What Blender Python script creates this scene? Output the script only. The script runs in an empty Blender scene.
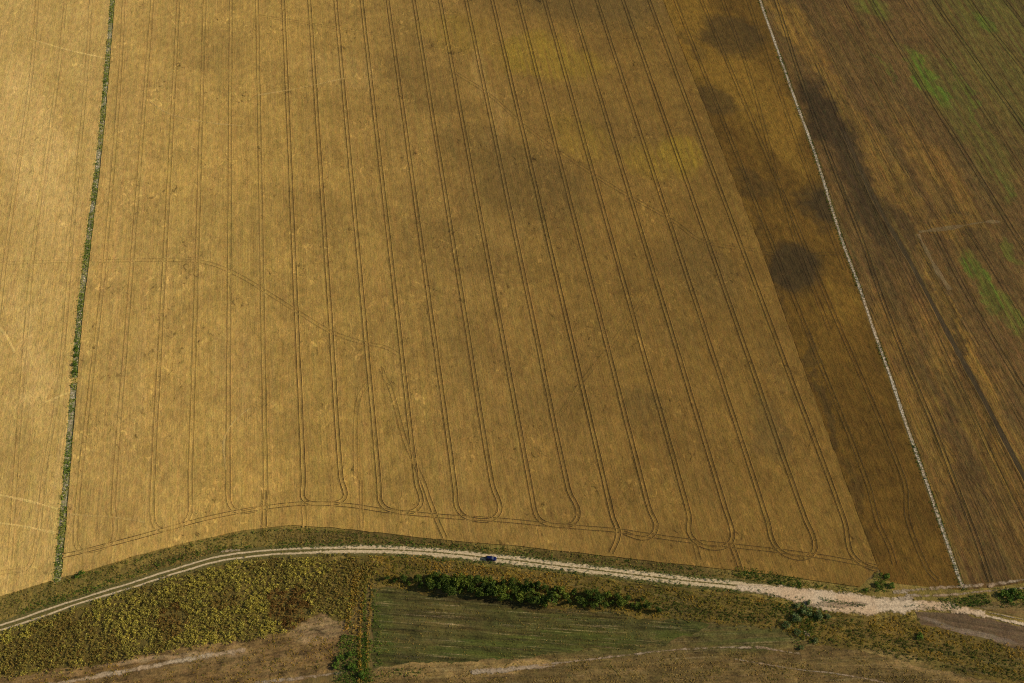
import bpy, math, random
import numpy as np
from math import radians, sin, cos, tan, atan, atan2, sqrt, pi

# ------------------------------------------------------------------ camera numbers
W, H = 1024, 683
F = 1150.0                       # focal length in pixels
YH = 1438.0                      # pixels from picture centre up to the horizon
PITCH = atan2(YH, F)             # how far the camera looks down
CAM_H = 755.0 * cos(PITCH)
scene = bpy.context.scene
col = scene.collection
random.seed(7)
R = np.random.default_rng(11)

def P(px, py, z=0.0):
    """ground point (height z) seen at a pixel of the photograph"""
    a, b = px - W / 2, py - H / 2
    fy = F * cos(PITCH) - b * sin(PITCH)
    fz = -F * sin(PITCH) - b * cos(PITCH)
    t = (z - CAM_H) / fz
    return (a * t, fy * t, z)

def PS(pts, z=0.0):
    return [P(x, y, z) for x, y in pts]

def mpp(py):                      # metres per pixel across at picture row py
    p = P(0, py); q = P(1, py)
    return q[0] - p[0]

# ------------------------------------------------------------------ bookkeeping
def mesh_obj(name, verts, faces, mats, parent=None, matidx=None, smooth=False, tint=None, attrs=None):
    me = bpy.data.meshes.new(name)
    me.from_pydata([tuple(v) for v in verts], [], faces)
    for m in (mats if isinstance(mats, (list, tuple)) else [mats]):
        me.materials.append(m)
    if matidx is not None:
        me.polygons.foreach_set('material_index', matidx)
    if smooth:
        me.polygons.foreach_set('use_smooth', [True] * len(me.polygons))
    if tint is not None:
        attrs = dict(attrs or {}); attrs['tint'] = tint
    for k, v in (attrs or {}).items():
        a = me.attributes.new(k, 'FLOAT', 'POINT'); a.data.foreach_set('value', np.asarray(v, dtype=np.float32))
    me.update()
    o = bpy.data.objects.new(name, me); col.objects.link(o)
    if parent is not None: o.parent = parent
    return o

def struct(o):
    o['kind'] = 'structure'; return o

def stuff(o, label, cat):
    o['kind'] = 'stuff'; o['label'] = label; o['category'] = cat; return o

def thing(name, label, cat, loc, rz=0.0, group=None):
    o = bpy.data.objects.new(name, None); col.objects.link(o)
    o.empty_display_size = 0.5
    o.location = loc; o.rotation_euler = (0, 0, rz)
    o['label'] = label; o['category'] = cat
    if group: o['group'] = group
    return o

# ------------------------------------------------------------------ shader helper
class NB:
    def __init__(s, name):
        s.m = bpy.data.materials.new(name); s.m.use_nodes = True
        s.t = s.m.node_tree; s.n = s.t.nodes; s.l = s.t.links
        s.bsdf = s.n['Principled BSDF']
        s.bsdf.inputs['Roughness'].default_value = 0.95
        s.bsdf.inputs['Specular IOR Level'].default_value = 0.12
        g = s.n.new('ShaderNodeNewGeometry'); s.pos = g.outputs['Position']
    def put(s, sock, v):
        if hasattr(v, 'is_output'): s.l.new(v, sock)
        else: sock.default_value = v
    def mapv(s, vec, loc=(0, 0, 0), rot=(0, 0, 0), scale=(1, 1, 1), typ='POINT'):
        n = s.n.new('ShaderNodeMapping'); n.vector_type = typ
        s.put(n.inputs['Vector'], vec); n.inputs['Location'].default_value = loc
        n.inputs['Rotation'].default_value = rot; n.inputs['Scale'].default_value = scale
        return n.outputs[0]
    def noise(s, vec, scale, detail=4.0, rough=0.55, dist=0.0, color=False):
        n = s.n.new('ShaderNodeTexNoise'); s.put(n.inputs['Vector'], vec)
        n.inputs['Scale'].default_value = scale; n.inputs['Detail'].default_value = detail
        n.inputs['Roughness'].default_value = rough; n.inputs['Distortion'].default_value = dist
        return n.outputs['Color'] if color else n.outputs['Fac']
    def math(s, op, a, b=0.0, clamp=False):
        n = s.n.new('ShaderNodeMath'); n.operation = op; n.use_clamp = clamp
        s.put(n.inputs[0], a); s.put(n.inputs[1], b); return n.outputs[0]
    def vmath(s, op, a, b=(0, 0, 0), scale=1.0):
        n = s.n.new('ShaderNodeVectorMath'); n.operation = op
        s.put(n.inputs[0], a)
        if op == 'SCALE': n.inputs['Scale'].default_value = scale
        elif op != 'LENGTH': s.put(n.inputs[1], b)
        return n.outputs['Value'] if op == 'LENGTH' else n.outputs[0]
    def step(s, v, a, b, lo=0.0, hi=1.0):
        n = s.n.new('ShaderNodeMapRange'); n.interpolation_type = 'SMOOTHSTEP'
        s.put(n.inputs['Value'], v)
        n.inputs['From Min'].default_value = a; n.inputs['From Max'].default_value = b
        n.inputs['To Min'].default_value = lo; n.inputs['To Max'].default_value = hi
        return n.outputs[0]
    def mix(s, f, a, b, typ='MIX'):
        n = s.n.new('ShaderNodeMix'); n.data_type = 'RGBA'; n.blend_type = typ
        s.put(n.inputs[0], f)
        for sock, v in ((n.inputs[6], a), (n.inputs[7], b)):
            s.put(sock, v if hasattr(v, 'is_output') else (*v, 1.0))
        return n.outputs[2]
    def scale(s, c, f):
        n = s.n.new('ShaderNodeVectorMath'); n.operation = 'SCALE'
        s.put(n.inputs[0], c if hasattr(c, 'is_output') else tuple(c)); s.put(n.inputs['Scale'], f)
        return n.outputs[0]
    def attr(s, name):
        n = s.n.new('ShaderNodeAttribute'); n.attribute_name = name; return n.outputs['Fac']
    def bump(s, h, strength=0.5, dist=0.3):
        n = s.n.new('ShaderNodeBump'); n.inputs['Strength'].default_value = strength
        n.inputs['Distance'].default_value = dist; s.put(n.inputs['Height'], h)
        s.l.new(n.outputs[0], s.bsdf.inputs['Normal'])
    def done(s, c):
        s.put(s.bsdf.inputs['Base Color'], c if hasattr(c, 'is_output') else (*c, 1.0)); return s.m

def solid(name, c, rough=0.6, metal=0.0, spec=0.5):
    b = NB(name); b.bsdf.inputs['Roughness'].default_value = rough
    b.bsdf.inputs['Metallic'].default_value = metal; b.bsdf.inputs['Specular IOR Level'].default_value = spec
    v = b.noise(b.pos, 9.0, 3)
    return b.done(b.scale(c, b.step(v, 0.2, 0.8, 0.9, 1.1)))

ROWS = radians(-8.5)              # the drilling direction of the fields, seen from above

def blob_field(b, vec, blobs):
    """soft patches: (x0,y0,x1,y1,half-width in px,strength), axis end points in pixels"""
    out = None
    for x0, y0, x1, y1, w, st in blobs:
        p = P(x0, y0); q = P(x1, y1); ym = (y0 + y1) / 2
        cx, cy = (p[0] + q[0]) / 2, (p[1] + q[1]) / 2
        L = sqrt((q[0] - p[0]) ** 2 + (q[1] - p[1]) ** 2) / 2
        ang = atan2(q[1] - p[1], q[0] - p[0]) if L > 0.5 else 0.0
        hw = w * mpp(ym)
        d = b.vmath('LENGTH', b.mapv(vec, (cx, cy, 0), (0, 0, ang), (L + hw, hw * (1 + .5 * abs(cos(ang)) if L > 8 or L < .5 else 1.4), 1000.0), 'TEXTURE'))
        v = b.step(d, 1.12, 0.55, 0.0, st)
        out = v if out is None else b.math('MAXIMUM', out, v)
    return out

def field_mat(name, c_hi, c_lo, dark=(), dark_c=(.04, .02, .01), green=(), green_c=(.06, .08, .01), pale=(), pale_c=(.4, .3, .12),
              streak=0.3, mottle=0.5, grain=0.4, swirl=0.3, bumpk=0.6, rows=ROWS, weeds=0.0, lift=1.0, edge=1.0, hue=.22, hstreak=.08, grad=None, pstreak=0.0, dash=0.0, dash_c=(.26, .19, .085)):
    b = NB(name)
    flat = b.vmath('MULTIPLY', b.pos, (1, 1, 0))
    uv = b.mapv(flat, rot=(0, 0, rows))
    warp = b.vmath('SCALE', b.vmath('SUBTRACT', b.noise(flat, 0.035, 5, 0.6, color=True), (.5, .5, .5)), scale=38.0 * edge)
    wf = b.vmath('MULTIPLY', b.vmath('ADD', flat, warp), (1, 1, 0))
    big = b.noise(flat, 0.012, 5, 0.6, 0.4)
    mid = b.noise(b.mapv(uv, scale=(0.26, 0.17, 1)), 1.0, 6, 0.65, 0.25)
    med = b.noise(flat, 0.045, 5, 0.6, 0.5)
    fine = b.noise(flat, 1.1, 3, 0.75)
    st1 = b.noise(b.mapv(uv, scale=(0.42, 0.012, 1)), 1.0, 4, 0.6)
    st2 = b.noise(b.mapv(uv, scale=(1.3, 0.05, 1)), 1.0, 3, 0.6)
    f = b.math('ADD', b.math('MULTIPLY', b.step(big, .3, .7), 0.45), b.math('MULTIPLY', b.step(med, .3, .7), 0.55))
    c = b.mix(f, c_lo, c_hi)
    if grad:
        # sun's brightness fall-off across the field painted into crop colour, plus some ripeness change
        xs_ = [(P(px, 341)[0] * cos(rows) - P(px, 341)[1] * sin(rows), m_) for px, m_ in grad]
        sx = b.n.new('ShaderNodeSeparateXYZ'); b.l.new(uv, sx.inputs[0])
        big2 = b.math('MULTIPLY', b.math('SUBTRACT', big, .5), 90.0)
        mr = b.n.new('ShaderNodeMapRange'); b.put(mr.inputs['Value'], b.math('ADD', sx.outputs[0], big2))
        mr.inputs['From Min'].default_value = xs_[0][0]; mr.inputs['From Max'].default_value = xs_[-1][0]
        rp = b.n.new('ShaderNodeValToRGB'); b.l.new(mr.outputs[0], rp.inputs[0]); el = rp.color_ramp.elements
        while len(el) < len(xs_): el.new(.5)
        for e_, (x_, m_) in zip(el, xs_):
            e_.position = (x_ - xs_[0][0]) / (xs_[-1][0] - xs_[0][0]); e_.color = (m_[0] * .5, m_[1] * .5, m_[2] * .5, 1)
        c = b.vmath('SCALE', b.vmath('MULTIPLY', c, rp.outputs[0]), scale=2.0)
    if pale:
        pm = blob_field(b, wf, pale)
        if pstreak: pm = b.math('MULTIPLY', pm, b.step(b.math('ADD', b.math('MULTIPLY', st1, .5), b.math('MULTIPLY', st2, .5)), .40, .60, 1 - pstreak, 1.0))
        c = b.mix(pm, c, pale_c)
    if green:
        g = blob_field(b, wf, green)
        c = b.mix(b.math('MULTIPLY', g, b.step(st1, .35, .62, .35, 1.0)), c, green_c)
    if dark:
        c = b.mix(blob_field(b, wf, dark), c, dark_c)
    if dash:
        dn = b.noise(b.mapv(uv, scale=(1.5, .03, 1)), 1.0, 3, .6)
        c = b.mix(b.math('MULTIPLY', b.step(dn, .56, .68), b.step(fine, .4, .55, .2, dash)), c, dash_c)
    if weeds:
        wn = b.noise(b.mapv(uv, scale=(0.22, 0.10, 1)), 1.0, 5, 0.7)
        c = b.mix(b.step(wn, .60, .74, 0.0, weeds), c, (.045, .05, .012))
    k = b.math('ADD', 1.0, b.math('MULTIPLY', b.math('SUBTRACT', mid, .5), mottle * 1.6))
    k = b.math('ADD', k, b.math('MULTIPLY', b.math('SUBTRACT', st1, .5), streak * 1.5))
    k = b.math('ADD', k, b.math('MULTIPLY', b.math('SUBTRACT', st2, .5), streak))
    k = b.math('ADD', k, b.math('MULTIPLY', b.math('SUBTRACT', fine, .5), grain * 1.8))
    if swirl:
        # lodged and gappy crop: short curved flecks, lighter and darker
        sv = b.noise(b.mapv(uv, scale=(0.30, 0.19, 1)), 1.0, 2, 0.5, 1.4)
        patch = b.step(b.noise(flat, 0.03, 4), .44, .62, .3, 1.2)
        k = b.math('ADD', k, b.math('MULTIPLY', b.step(sv, .60, .70), b.math('MULTIPLY', patch, swirl)))
        k = b.math('SUBTRACT', k, b.math('MULTIPLY', b.step(sv, .37, .28), b.math('MULTIPLY', patch, swirl)))
        sp = b.noise(flat, 0.62, 3, 0.6)
        k = b.math('SUBTRACT', k, b.math('MULTIPLY', b.step(sp, .66, .72), b.math('MULTIPLY', patch, swirl * 1.4)))
    k = b.math('MULTIPLY', b.math('MAXIMUM', k, 0.25), lift)
    c = b.scale(c, k)
    # patchwork of stems, straw and soil colours, some of it drawn out along the rows
    hn = b.vmath('SUBTRACT', b.noise(b.mapv(uv, scale=(.55, .3, 1)), 1.0, 4, .7, color=True), (.5, .5, .5))
    hs_ = b.vmath('SUBTRACT', b.noise(b.mapv(uv, scale=(.36, .012, 1)), 1.0, 4, .6, color=True), (.5, .5, .5))
    hv = b.vmath('ADD', b.vmath('ADD', b.vmath('MULTIPLY', hn, (hue * 1.6, hue, hue * 2.2)), b.vmath('MULTIPLY', hs_, (hstreak * 2.4, hstreak * 1.8, hstreak * 3))), (1, 1, 1))
    c = b.vmath('MAXIMUM', b.vmath('MULTIPLY', c, hv), (.002, .002, .001))
    hgt = b.math('ADD', b.math('MULTIPLY', fine, 0.45), b.math('MULTIPLY', mid, 1.6))
    hgt = b.math('ADD', hgt, b.math('MULTIPLY', st2, 0.4))
    b.bump(hgt, bumpk, 0.6)
    return b.done(c)

# ------------------------------------------------------------------ geometry helpers
def vnoise(x, y, s, seed=0):
    x = np.asarray(x) / s; y = np.asarray(y) / s
    xi = np.floor(x).astype(np.int64); yi = np.floor(y).astype(np.int64)
    fx = x - xi; fy = y - yi; fx = fx * fx * (3 - 2 * fx); fy = fy * fy * (3 - 2 * fy)
    def h(i, j):
        n = (i * 374761393 + j * 668265263 + seed * 1442695) & 0xffffffff
        n = ((n ^ (n >> 13)) * 1274126177) & 0xffffffff
        return ((n ^ (n >> 16)) & 0xffff) / 65535.0
    a = h(xi, yi); b = h(xi + 1, yi); c = h(xi, yi + 1); d = h(xi + 1, yi + 1)
    return a + (b - a) * fx + (c - a) * fy + (a - b - c + d) * fx * fy

def densify(pts, step):
    out = []
    n = len(pts)
    for i in range(n):
        a = pts[i]; b = pts[(i + 1) % n]
        L = sqrt((b[0] - a[0]) ** 2 + (b[1] - a[1]) ** 2); k = max(1, int(L / step))
        k = min(k, 400)
        for j in range(k):
            t = j / k; out.append((a[0] + (b[0] - a[0]) * t, a[1] + (b[1] - a[1]) * t))
    return out

def sheet(name, pix, z, mat, jitter=0.0, step=1.5, skirt=0.0, seed=0):
    """a ground sheet with an irregular outline; skirt = depth of its side wall"""
    pts = densify([P(x, y, z)[:2] for x, y in pix], step)
    if jitter:
        a = np.array(pts)
        j = np.stack([(vnoise(a[:, 0], a[:, 1], 6, seed + 1) - .5) * 2 + (vnoise(a[:, 0], a[:, 1], 2, seed + 2) - .5),
                      (vnoise(a[:, 0], a[:, 1], 6, seed + 3) - .5) * 2 + (vnoise(a[:, 0], a[:, 1], 2, seed + 4) - .5)], 1) * jitter
        pts = [tuple(p) for p in a + j]
    from mathutils import Vector
    from mathutils.geometry import tessellate_polygon
    n = len(pts)
    tris = tessellate_polygon([[Vector((x, y, 0)) for x, y in pts]])
    verts = [(x, y, z) for x, y in pts]; faces = []
    for t in tris:
        (ax, ay), (bx, by), (cx, cy) = pts[t[0]], pts[t[1]], pts[t[2]]
        ar = (bx - ax) * (cy - ay) - (by - ay) * (cx - ax)
        if abs(ar) < 1e-9: continue
        faces.append(tuple(t) if ar > 0 else (t[0], t[2], t[1]))
    if skirt:
        verts += [(x, y, z - skirt) for x, y in pts]
        area = sum(pts[i][0] * pts[(i + 1) % n][1] - pts[(i + 1) % n][0] * pts[i][1] for i in range(n))
        for i in range(n):
            j = (i + 1) % n
            faces.append((i, i + n, j + n, j) if area > 0 else (j, j + n, i + n, i))
    return struct(mesh_obj(name, verts, faces, mat))

def patch(name, pix, z, mat, jitter=.5, seed=0, fade=1.6, grid=.8):
    from mathutils import Vector
    from mathutils.geometry import delaunay_2d_cdt
    a = np.array(densify([P(x, y, z)[:2] for x, y in pix], .8))
    j = np.stack([(vnoise(a[:, 0], a[:, 1], 5, seed + 1) - .5) * 2, (vnoise(a[:, 0], a[:, 1], 5, seed + 3) - .5) * 2], 1) * jitter
    a = a + j
    lo, hi = a.min(0), a.max(0)
    gx, gy = np.meshgrid(np.arange(lo[0], hi[0], grid), np.arange(lo[1], hi[1], grid))
    gx = gx.ravel() + R.uniform(-.1, .1, gx.size); gy = gy.ravel() + R.uniform(-.1, .1, gy.size)
    k = pip(gx, gy, [tuple(q) for q in a]); g = np.stack([gx[k], gy[k]], 1)
    dist = lambda q: np.min(np.hypot(q[:, None, 0] - a[None, :, 0], q[:, None, 1] - a[None, :, 1]), axis=1)
    g = g[dist(g) > .35]
    pts = np.concatenate([a, g]); n = len(a)
    vs_, _, fs, ov, _, _ = delaunay_2d_cdt([Vector(q) for q in pts], [(i, (i + 1) % n) for i in range(n)], [], 1, 1e-5)
    q = np.array([tuple(v) for v in vs_]); e = np.clip(dist(q) / fade, 0, 1)
    o = mesh_obj(name, [(x, y, z) for x, y in q], [tuple(f) for f in fs], mat, attrs={'edge': e})
    if sum(p.normal.z for p in o.data.polygons) < 0: o.data.flip_normals()
    return struct(o)

def smooth_path(pts, step=2.5):
    p = [np.array(q[:2]) for q in pts]
    p = [2 * p[0] - p[1]] + p + [2 * p[-1] - p[-2]]
    out = []
    for i in range(1, len(p) - 2):
        a, b, c, d = p[i - 1], p[i], p[i + 1], p[i + 2]
        k = max(2, int(np.linalg.norm(c - b) / step))
        # centripetal-ish: limit tangents so long/short neighbours do not overshoot
        lb = np.linalg.norm(c - b)
        t1 = (c - a); t2 = (d - b)
        t1 = t1 / max(np.linalg.norm(t1), 1e-6) * lb; t2 = t2 / max(np.linalg.norm(t2), 1e-6) * lb
        for j in range(k):
            t = j / k; h00 = 2*t**3 - 3*t*t + 1; h10 = t**3 - 2*t*t + t; h01 = -2*t**3 + 3*t*t; h11 = t**3 - t*t
            out.append(h00 * b + h10 * t1 + h01 * c + h11 * t2)
    out.append(p[-2]); return np.array(out)

def normals(c):
    t = np.gradient(c, axis=0); t /= np.maximum(np.linalg.norm(t, axis=1, keepdims=True), 1e-9)
    return np.stack([t[:, 1], -t[:, 0]], 1)       # to the right of travel

def ribbon(name, path, profile, midx, mats, z, wob=0.0, seed=0, attrs=None, lanes=(0.0,)):
    """sweep a cross profile [(offset, height)] along a path, once per lane, into ONE mesh"""
    N = normals(path); verts = []; faces = []; mi = []; U = []; S = []; E = []; ew = max(abs(o) for o, h in profile)
    n = len(path); m = len(profile)
    for li, lane in enumerate(lanes):
        base = len(verts)
        w = 1 + wob * (vnoise(path[:, 0] + 37 * li, path[:, 1], 5, seed) - .5) * 2
        dz = 0.85 + 0.3 * vnoise(path[:, 0], path[:, 1] + 11 * li, 7, seed + 5)
        lat = wob * 0.5 * (vnoise(path[:, 0], path[:, 1] + 5 * li, 9, seed + 9) - .5)
        for i in range(n):
            for o, h in profile:
                q = path[i] + N[i] * (lane + lat[i] + o * w[i])
                verts.append((q[0], q[1], z + h * dz[i])); U.append(o); S.append(i / (n - 1)); E.append(1 - abs(o) / ew)
        for i in range(n - 1):
            for k in range(m - 1):
                a = base + i * m + k
                faces.append((a, a + 1, a + m + 1, a + m)); mi.append(midx[k])
    faces = [tuple(reversed(f)) for f in faces]
    at = {'u': U, 's': S, 'edge': E}
    o = mesh_obj(name, verts, faces, mats, matidx=mi, attrs=at)
    # make sure the sheet looks up
    me = o.data
    up = sum(p.normal.z for p in me.polygons)
    if up < 0: me.flip_normals()
    return struct(o)

def pip(x, y, poly):
    inside = np.zeros(len(x), bool); n = len(poly); j = n - 1
    for i in range(n):
        xi, yi = poly[i]; xj, yj = poly[j]
        c = ((yi > y) != (yj > y)) & (x < (xj - xi) * (y - yi) / (yj - yi + 1e-12) + xi)
        inside ^= c; j = i
    return inside

def scatter(pix, per_m2, rng, z=0.0):
    poly = [P(x, y, z)[:2] for x, y in pix]; a = np.array(poly)
    lo, hi = a.min(0), a.max(0)
    n = int((hi[0] - lo[0]) * (hi[1] - lo[1]) * per_m2)
    x = rng.uniform(lo[0], hi[0], n); y = rng.uniform(lo[1], hi[1], n)
    k = pip(x, y, poly); x, y = x[k], y[k]
    return x + rng.normal(0, 1.0, len(x)), y + rng.normal(0, 1.0, len(y))

def along(pix, width_m, per_m2, rng, z=0.0, step=1.0):
    """scatter points in a band of the given width along a pixel polyline"""
    c = smooth_path(PS(pix, z), step); N = normals(c)
    L = np.linalg.norm(np.diff(c, axis=0), axis=1).sum()
    n = int(L * width_m * per_m2)
    i = rng.integers(0, len(c), n); o = rng.uniform(-.5, .5, n) * width_m
    q = c[i] + N[i] * o[:, None] + rng.normal(0, step * .4, (n, 2))
    return q[:, 0], q[:, 1]

def clumps(name, x, y, z, rad, hgt, leaf, nleaf, tint, mat, rng, upright=0.3, parent=None):
    """many leaf clumps as one mesh of small bent leaf quads; rad/hgt arrays or numbers"""
    n = len(x); rad = np.broadcast_to(rad, n); hgt = np.broadcast_to(hgt, n); leaf_ = np.broadcast_to(leaf, n)
    T = n * nleaf; rep = np.repeat(np.arange(n), nleaf)
    # point in a lumpy dome
    th = rng.uniform(0, 2 * pi, T); ph = np.arccos(rng.uniform(0, 1, T)); rr = rng.uniform(.35, 1, T) ** .5
    cx = x[rep] + rad[rep] * rr * np.sin(ph) * np.cos(th)
    cy = y[rep] + rad[rep] * rr * np.sin(ph) * np.sin(th)
    cz = z + hgt[rep] * rr * np.cos(ph) * rng.uniform(.75, 1.1, T) + 0.06
    # leaf axes
    d = rng.normal(0, 1, (T, 3)); d[:, 2] = d[:, 2] * .5 + upright * 2
    d /= np.linalg.norm(d, axis=1, keepdims=True)
    e = np.cross(d, rng.normal(0, 1, (T, 3))); e /= np.linalg.norm(e, axis=1, keepdims=True)
    s = leaf_[rep] * rng.uniform(.6, 1.3, T)
    C = np.stack([cx, cy, cz], 1); A = d * (s * .5)[:, None]; B = e * (s * .32)[:, None]
    V = np.empty((T, 4, 3)); V[:, 0] = C - A; V[:, 1] = C + B; V[:, 2] = C + A; V[:, 3] = C - B
    V[:, :, 2] = np.maximum(V[:, :, 2], z + 0.02)
    me = bpy.data.meshes.new(name)
    me.vertices.add(T * 4); me.vertices.foreach_set('co', V.reshape(-1))
    me.loops.add(T * 4); me.loops.foreach_set('vertex_index', np.arange(T * 4, dtype=np.int32))
    me.polygons.add(T); me.polygons.foreach_set('loop_start', np.arange(0, T * 4, 4, dtype=np.int32))
    me.update(calc_edges=True)
    tt = np.clip(np.broadcast_to(tint, n)[rep] + rng.normal(0, .07, T), 0, 1)
    a = me.attributes.new('tint', 'FLOAT', 'POINT'); a.data.foreach_set('value', np.repeat(tt, 4).astype(np.float32))
    me.materials.append(mat)
    o = bpy.data.objects.new(name, me); col.objects.link(o)
    if parent is not None: o.parent = parent
    return o

def leaf_mat(name, stops, trans=0.25):
    b = NB(name); r = b.n.new('ShaderNodeValToRGB'); b.l.new(b.attr('tint'), r.inputs[0])
    e = r.color_ramp.elements
    while len(e) < len(stops): e.new(0.5)
    for el, (p, c) in zip(e, stops): el.position = p; el.color = (*c, 1)
    v = b.step(b.noise(b.pos, 0.8, 3), .3, .7, .75, 1.25)
    c = b.scale(r.outputs[0], v)
    b.bsdf.inputs['Roughness'].default_value = 0.7
    b.done(c)
    if trans:
        t = b.n.new('ShaderNodeBsdfTranslucent'); b.l.new(c, t.inputs[0])
        mx = b.n.new('ShaderNodeMixShader'); mx.inputs[0].default_value = trans
        b.l.new(b.bsdf.outputs[0], mx.inputs[1]); b.l.new(t.outputs[0], mx.inputs[2])
        b.l.new(mx.outputs[0], b.n['Material Output'].inputs[0])
    return b.m

# ================================================================== WORLD, SUN, CAMERA
SUN_EL, SUN_AZ = radians(25.0), radians(4.0)      # azimuth counted from +X towards +Y
w = bpy.data.worlds.new('World'); scene.world = w; w.use_nodes = True
nt = w.node_tree; bg = nt.nodes['Background']
sky = nt.nodes.new('ShaderNodeTexSky'); sky.sky_type = 'NISHITA'; sky.sun_disc = False
sky.sun_elevation = SUN_EL; sky.sun_rotation = radians(90) - SUN_AZ
nt.links.new(sky.outputs[0], bg.inputs[0]); bg.inputs[1].default_value = 0.07
sd = bpy.data.lights.new('sun', 'SUN'); sd.energy = 4.6; sd.angle = radians(0.5); sd.color = (1.0, .89, .72)
so = bpy.data.objects.new('sun', sd); col.objects.link(so)
from mathutils import Vector
dirv = Vector((cos(SUN_EL) * cos(SUN_AZ), cos(SUN_EL) * sin(SUN_AZ), sin(SUN_EL)))
so.rotation_euler = dirv.to_track_quat('Z', 'Y').to_euler(); so.location = dirv * 300
cd = bpy.data.cameras.new('camera'); cam = bpy.data.objects.new('camera', cd); col.objects.link(cam)
cd.sensor_width = 36.0; cd.lens = F / W * 36.0; cd.clip_start = 1.0; cd.clip_end = 40000.0
cam.location = (0, 0, CAM_H); cam.rotation_euler = (pi / 2 - PITCH, 0, 0)
scene.camera = cam
vs = scene.view_settings
scene.display_settings.display_device = 'sRGB'
vs.view_transform = 'Standard'; vs.look = 'None'; vs.gamma = 1.0; vs.use_curve_mapping = False; vs.exposure = 0.35

# ================================================================== TRACED LINES (photo pixels)
STRIP_L = [(147, -350), (112.5, 0), (102.5, 120), (96, 180), (88.5, 240), (80, 310), (74.5, 375), (66, 480), (57, 582)]
STRIP_R = [(654, -350), (760, 0), (778, 51), (796, 102), (814, 151), (842, 240), (859, 286), (873, 328), (890.5, 377), (906, 424), (924, 475), (940, 522), (955, 566), (964, 590)]
BOUND = [(529, -350), (663, 0), (690, 70), (718, 140.5), (760, 246), (799, 356), (845, 480), (878, 568)]
LOWER = [(-160, 640), (0, 596), (50, 581), (90, 570), (130, 557), (180, 544), (240, 531), (290, 525), (340, 528), (400, 535), (445, 540), (510, 545), (600, 555), (660, 562), (720, 568), (786, 576), (860, 587), (878, 572)]
TRACK = [(-160, 672), (0, 628), (77, 602), (131, 585.5), (178, 570.5), (214, 560), (258, 553.5), (309, 550.5), (369, 549.5), (413, 551), (458, 554.5), (488, 558), (508, 559.6), (559, 566), (619, 573), (678, 580), (758, 588), (820, 597), (900, 606)]

def shift(line, dpx):
    out = []
    for x, y in line:
        out.append((x + dpx / mpp(y), y))
    return out
CROP_Z = 0.32

# ================================================================== MATERIALS
dark_main = [(500, 165, 550, 200, 46, .75), (520, -10, 650, 5, 36, .95), (636, 404, 648, 418, 20, .65), (760, 410, 778, 455, 20, .75),
             (690, 255, 715, 285, 36, .6), (655, 330, 690, 345, 22, .35), (400, 60, 450, 110, 26, .4), (460, 130, 490, 160, 24, .5), (300, 200, 330, 230, 30, .25),
             (540, 400, 560, 420, 30, .3), (470, 330, 480, 360, 24, .3), (170, 30, 230, 60, 30, .22), (410, 215, 440, 260, 26, .3),
             (760, 340, 790, 400, 12, .3),  (690, 480, 720, 500, 18, .25), (600, 120, 640, 140, 26, .3)]
green_main = [(505, 50, 590, 66, 24, .55), (670, 140, 690, 165, 18, .6), (640, 150, 655, 170, 20, .4), (440, 30, 480, 40, 25, .3), (560, 120, 600, 150, 20, .3)]
pale_main = [(115, 20, 120, 300, 26, .35), (135, 330, 110, 520, 28, .4), (300, 60, 370, 80, 20, .3), (520, 250, 470, 20, 12, .2), (230, 300, 240, 440, 20, .25)]
WHEAT_HI, WHEAT_LO = (.325, .196, .044), (.212, .127, .029)
WHEAT_E = dict(dark=dark_main, dark_c=(.135, .083, .021), green=green_main, green_c=(.27, .18, .016), pale=pale_main, pale_c=(.42, .265, .075))
def wheat(name, lift=1.0):
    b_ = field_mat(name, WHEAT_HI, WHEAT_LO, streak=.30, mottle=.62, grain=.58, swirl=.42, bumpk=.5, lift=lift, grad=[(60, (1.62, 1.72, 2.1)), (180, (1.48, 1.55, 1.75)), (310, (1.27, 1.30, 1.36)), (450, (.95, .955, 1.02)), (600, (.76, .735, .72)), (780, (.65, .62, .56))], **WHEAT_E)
    return b_
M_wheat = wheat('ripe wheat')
M_left = field_mat('ripe wheat west', (.53, .35, .105), (.42, .272, .074), streak=.28, mottle=.55, grain=.55, swirl=.28, bumpk=.55,
                   pale=[(10, 60, 60, 240, 30, .3), (20, 300, 40, 420, 14, .25)], pale_c=(.72, .48, .17),
                   dark=[(10, 440, 20, 500, 24, .25), (90, 40, 96, 80, 14, .25)], dark_c=(.26, .165, .04))
dark_df = [(785, 258, 799, 278, 24, .95), (722, 28, 742, 46, 24, .7), (706, 90, 722, 106, 18, .65), (812, 192, 826, 218, 20, .95),
           (745, 180, 762, 190, 14, .45), (688, 30, 700, 60, 9, .4), (800, 325, 850, 480, 6, .5), (845, 460, 872, 560, 8, .4), (745, 200, 790, 320, 6, .4)]
M_dark = field_mat('brown stubble', (.145, .078, .012), (.088, .048, .008), dark=dark_df, dark_c=(.048, .031, .010),
                   pale=[(640, -60, 760, 130, 40, .75), (765, 80, 800, 170, 18, .7), (835, 290, 850, 320, 16, .4)], pale_c=(.21, .118, .017), streak=.4, mottle=.9, grain=.7, swirl=.12, bumpk=.6)
dark_rf = [(808, 92, 840, 150, 24, .85), (840, 140, 892, 250, 22, .75), (872, 250, 900, 330, 12, .35), (890, 200, 925, 260, 6, .5),
           (955, 380, 985, 420, 16, .35), (905, 340, 935, 400, 12, .3), (920, 240, 1010, 480, 5, .55), (980, 560, 1000, 575, 20, .3)]
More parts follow.
